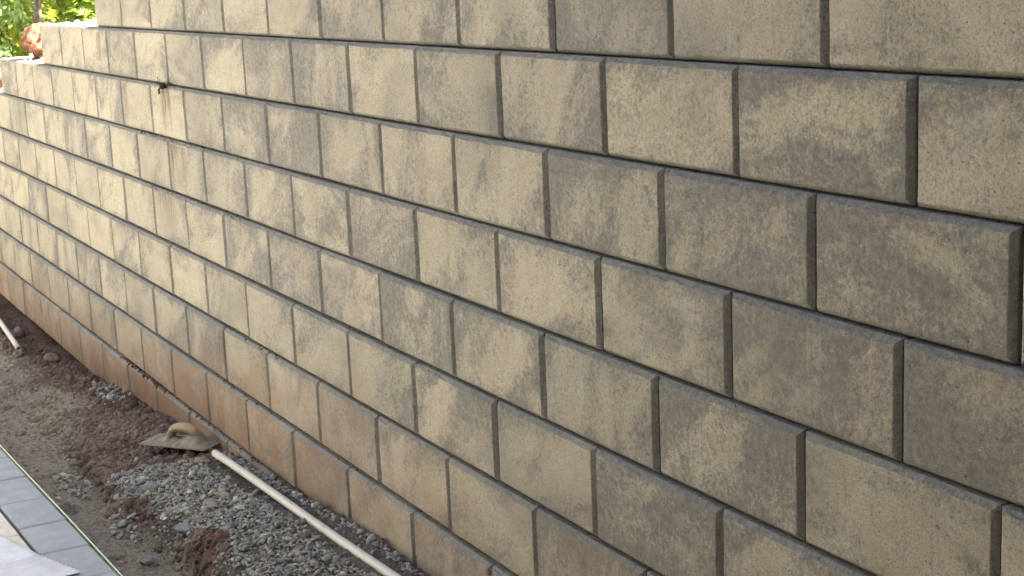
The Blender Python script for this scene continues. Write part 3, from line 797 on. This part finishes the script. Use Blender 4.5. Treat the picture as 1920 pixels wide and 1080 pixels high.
def branches(P0, pts_, r0, mat, parent, name='trunk'):
    bm = bmesh.new()
    def limb(pth, ra, rb_):
        prev = None; n = 8
        for i, x in enumerate(pth):
            t_ = (pth[min(i + 1, len(pth) - 1)] - pth[max(i - 1, 0)]).normalized(); a = t_.orthogonal().normalized(); b = t_.cross(a)
            rad = ra + (rb_ - ra) * i / (len(pth) - 1)
            ring = [bm.verts.new(x + (a * math.cos(2 * math.pi * k / n) + b * math.sin(2 * math.pi * k / n)) * rad) for k in range(n)]
            if prev:
                # match the nearest start so rings do not twist
                j0 = min(range(n), key=lambda j: (ring[j].co - prev[0].co).length); ring = ring[j0:] + ring[:j0]
                for k in range(n): bm.faces.new((prev[k], prev[(k + 1) % n], ring[(k + 1) % n], ring[k])).smooth = True
            prev = ring
    for pth, ra, rb_ in pts_: limb(pth, ra, rb_)
    bmesh.ops.recalc_face_normals(bm, faces=bm.faces)
    me = bpy.data.meshes.new(name); bm.to_mesh(me); bm.free()
    return link(name, me, mat, parent)
def shrub(name, loc, size, n, leaf, lmat, lsize, seed, label, cat, trunk_h, trunk_r, lean=(0, 0), nclump=26, lo=0.0, group=None):
    r = np.random.default_rng(seed); root = empty(name, loc); tag(root, label, cat, group)
    sx, sy, sz = size
    cl_ = []
    while len(cl_) < nclump:
        p = r.uniform(-1, 1, 3)
        if 0.25 < np.linalg.norm(p) < 1: cl_.append((p * np.array([sx, sy, sz]) + np.array([lean[0], lean[1], lo + sz])))
    cl_ = np.array(cl_)
    ci = r.integers(0, nclump, n)
    off = r.normal(size=(n, 3)); off *= (0.30 * min(sx, sy, sz) * r.uniform(0.55, 1.15, (n, 1)) / np.linalg.norm(off, axis=1, keepdims=True))
    P = cl_[ci] + off
    LV, LFc = (LF, LFF) if leaf == 'maple' else (OV, OVF)
    # leaves face outward and up, hanging tips
    nrm = off / np.linalg.norm(off, axis=1, keepdims=True) * 0.7 + np.array([0, 0, 0.75]) + r.normal(0, 0.45, (n, 3)); nrm /= np.linalg.norm(nrm, axis=1, keepdims=True)
    tipd = off * 2 + r.normal(0, 0.3, (n, 3)) + np.array([0, 0, -0.25]); tipd -= (tipd * nrm).sum(1, keepdims=True) * nrm; tipd /= np.linalg.norm(tipd, axis=1, keepdims=True)
    side = np.cross(tipd, nrm)
    S = lsize * r.uniform(0.6, 1.25, n)
    VV = P[:, None, :] + S[:, None, None] * (LV[None, :, 0:1] * side[:, None] + LV[None, :, 1:2] * tipd[:, None] + LV[None, :, 2:3] * nrm[:, None])
    FF = (LFc[None] + (np.arange(n) * len(LV))[:, None, None]).reshape(-1, 3)
    link('crown', np_mesh('crown', VV.reshape(-1, 3), FF), lmat, root)
    limbs = []
    top = Vector((lean[0] * .8, lean[1] * .8, trunk_h))
    tp = [Vector((0, 0, -0.25)), Vector((lean[0] * .2, lean[1] * .2, trunk_h * .35)), Vector((lean[0] * .5, lean[1] * .5 + .03, trunk_h * .7)), top]
    limbs.append((tp, trunk_r, trunk_r * .45))
    for c_ in cl_[::2]:
        a = tp[(2 if lo > 0.8 else 1) + int(r.integers(0, 2 if lo > 0.8 else 3))]; b = Vector(c_); mid = a.lerp(b, .5) + Vector(r.normal(0, .06, 3))
        limbs.append(([a, mid, b], trunk_r * .35, trunk_r * .08))
    branches(None, limbs, 0, M_bark, root)
    return root
def fillz(x): return float(np.interp(x, [t_[0] for t_ in FILL], [t_[1] for t_ in FILL]))
shrub('shrub', (-12.2, 0.62, fillz(-12.2)), (0.55, 0.42, 0.75), 2600, 'oval', ML[1], 0.062, 1, 'dense bright green bush at the left edge below the yellow leaves', 'bush', 0.9, 0.022)
shrub('shrub', (-13.2, 1.45, fillz(-13.2)), (0.6, 0.45, 0.85), 2600, 'maple', ML[0], 0.085, 2, 'leafy maple like bush just behind the stepped block end', 'bush', 1.0, 0.022)
shrub('shrub', (-14.6, 0.95, fillz(-14.6)), (0.8, 0.7, 1.1), 3200, 'maple', ML[0], 0.085, 3, 'taller green bush filling the gap behind the trunk', 'bush', 1.3, 0.028)
shrub('tree', (-11.9, 0.90, fillz(-11.9)), (1.2, 1.0, 1.1), 3000, 'maple', ML[0], 0.09, 5, 'young tree with a thin pale brown trunk among the bushes', 'tree', 2.6, 0.05, (0.02, 0.05), 30, 1.30)
shrub('shrub', (-12.9, 0.85, fillz(-12.9) + 0.25), (0.5, 0.35, 0.55), 900, 'maple', ML[2], 0.08, 6, 'yellow green sapling leaves above the left bush', 'bush', 0.9, 0.016, (0, 0), 16, 0.35)
shrub('shrub', (-16.8, 2.7, fillz(-16)), (1.3, 1.0, 1.6), 4200, 'oval', ML[1], 0.10, 7, 'dark green bush farther back on the right of the trunk', 'bush', 2.0, 0.04)
shrub('shrub', (-18.5, 1.2, fillz(-18)), (1.5, 1.5, 1.9), 4500, 'oval', ML[1], 0.11, 8, 'large bush at the back behind all the other bushes', 'bush', 2.2, 0.05)

# unseen buildings added on the camera side to give shade and warm bounce light
def box(bm, x0, x1, y0, y1, z0, z1):
    v = [bm.verts.new(p) for p in ((x0, y0, z0), (x1, y0, z0), (x1, y1, z0), (x0, y1, z0), (x0, y0, z1), (x1, y0, z1), (x1, y1, z1), (x0, y1, z1))]
    for f in ((0, 3, 2, 1), (4, 5, 6, 7), (0, 1, 5, 4), (1, 2, 6, 5), (2, 3, 7, 6), (3, 0, 4, 7)): bm.faces.new([v[i] for i in f])
def boxobj(name, mat, parent, *b):
    bm = bmesh.new(); box(bm, *b); me = bpy.data.meshes.new(name); bm.to_mesh(me); bm.free(); return link(name, me, mat, parent)
q = NT('bounce_cream_stucco', 0.9); v = q.pos
q.color(q.mix(q.mapr(q.noise(v, 2, 5), 0.3, 0.7), (0.70, 0.68, 0.60), (0.76, 0.74, 0.66))); M_bounce_wall = q.m
q = NT('charcoal_siding', 0.8); v = q.pos
q.color(q.mix(q.mapr(q.noise(q.scl(v, (2, 2, 40)), 1, 4), 0.3, 0.7), (0.038, 0.042, 0.040), (0.065, 0.070, 0.066))); M_siding = q.m
q = NT('dark_roof', 0.9); q.color((0.10, 0.085, 0.075)); M_roof = q.m
q = NT('window_glass', 0.1); q.color((0.05, 0.06, 0.07)); M_gl = q.m
hc = empty('house', (-8.6, -5.6, -1.75)); tag(hc, 'added out-of-view cream house that bounces warm light onto the retaining wall', 'house')  # added out of view; its sunlit front reflects warm light
boxobj('wall', M_bounce_wall, hc, -11, 2, -6, 0, -0.2, 5.2)
boxobj('roof', M_roof, hc, -11.4, 2.2, -6.4, 0.35, 5.203, 5.45)
for x in (-9, -4.8, -0.8):
    w = boxobj('window', M_bounce_wall, hc, x, x + 1.3, 0.002, 0.06, 1.0, 2.2)
    boxobj('pane', M_gl, w, x + .08, x + 1.22, 0.062, 0.07, 1.08, 2.12)
sh = empty('shade_shed', (2.1, -0.9, -1.6)); tag(sh, 'added out-of-view charcoal timber building with a flat porch, shading the right of the wall', 'outbuilding')  # added out of view so the right side stays dim
for k in range(24):
    boxobj('plank', M_siding, sh, 0, 0.025, -9, 0, -0.2 + k * 0.2, -0.2 + k * 0.2 + 0.192)
boxobj('wall', M_siding, sh, 0.026, 4, -9, 0, -0.2, 4.6)
boxobj('shade_wing', M_siding, sh, -6.9, -0.003, -8.9, -4.6, -0.2, 4.2)  # dark mass added to cut light reaching the right-hand blocks
boxobj('shade_porch_roof', M_siding, sh, -3.6, -0.003, -4.55, -0.35, 2.75, 2.9)  # added overhead to hide sky from the right-hand blocks
for px_, py_ in ((-3.5, -4.45), (-3.5, -1.0), (-0.15, -1.0)):
    boxobj('post', M_siding, sh, px_, px_ + 0.1, py_, py_ + 0.1, -0.2, 2.748)
boxobj('roof', M_roof, sh, -0.5, 4.4, -9.4, 0.4, 4.603, 4.8)

# pale building glimpsed through the leaves
hs = empty('house', (-27.0, 5.6, -2.0)); tag(hs, 'pale stucco house wall glimpsed past the bushes beside the top course', 'house')
q = NT('pale_stucco', 0.9); v = q.pos
q.color(q.mix(q.mapr(q.noise(v, 3, 5), 0.3, 0.7), (0.52, 0.45, 0.40), (0.60, 0.53, 0.47))); q.normal(q.bump(q.noise(v, 60, 4), 0.3, 0.01)); M_stu = q.m
boxobj('wall', M_stu, hs, -8, 0, -1.0, 7, 0, 3.2)
bm = bmesh.new()
v = [bm.verts.new(p) for p in ((-8.5, -1.5, 3.15), (.5, -1.5, 3.15), (.5, 7.5, 3.15), (-8.5, 7.5, 3.15), (-4, 1.5, 5.2), (-4, 4.5, 5.2))]
for f in ((0, 3, 2, 1), (0, 1, 4), (1, 2, 5, 4), (2, 3, 5), (3, 0, 4, 5)): bm.faces.new([v[i] for i in f])
me = bpy.data.meshes.new('roof'); bm.to_mesh(me); bm.free(); link('roof', me, M_roof, hs)
w = boxobj('window', M_stu, hs, 0.0, 0.06, 2.2, 3.7, 1.0, 2.3); boxobj('pane', M_gl, w, 0.061, 0.07, 2.3, 3.6, 1.1, 2.2)
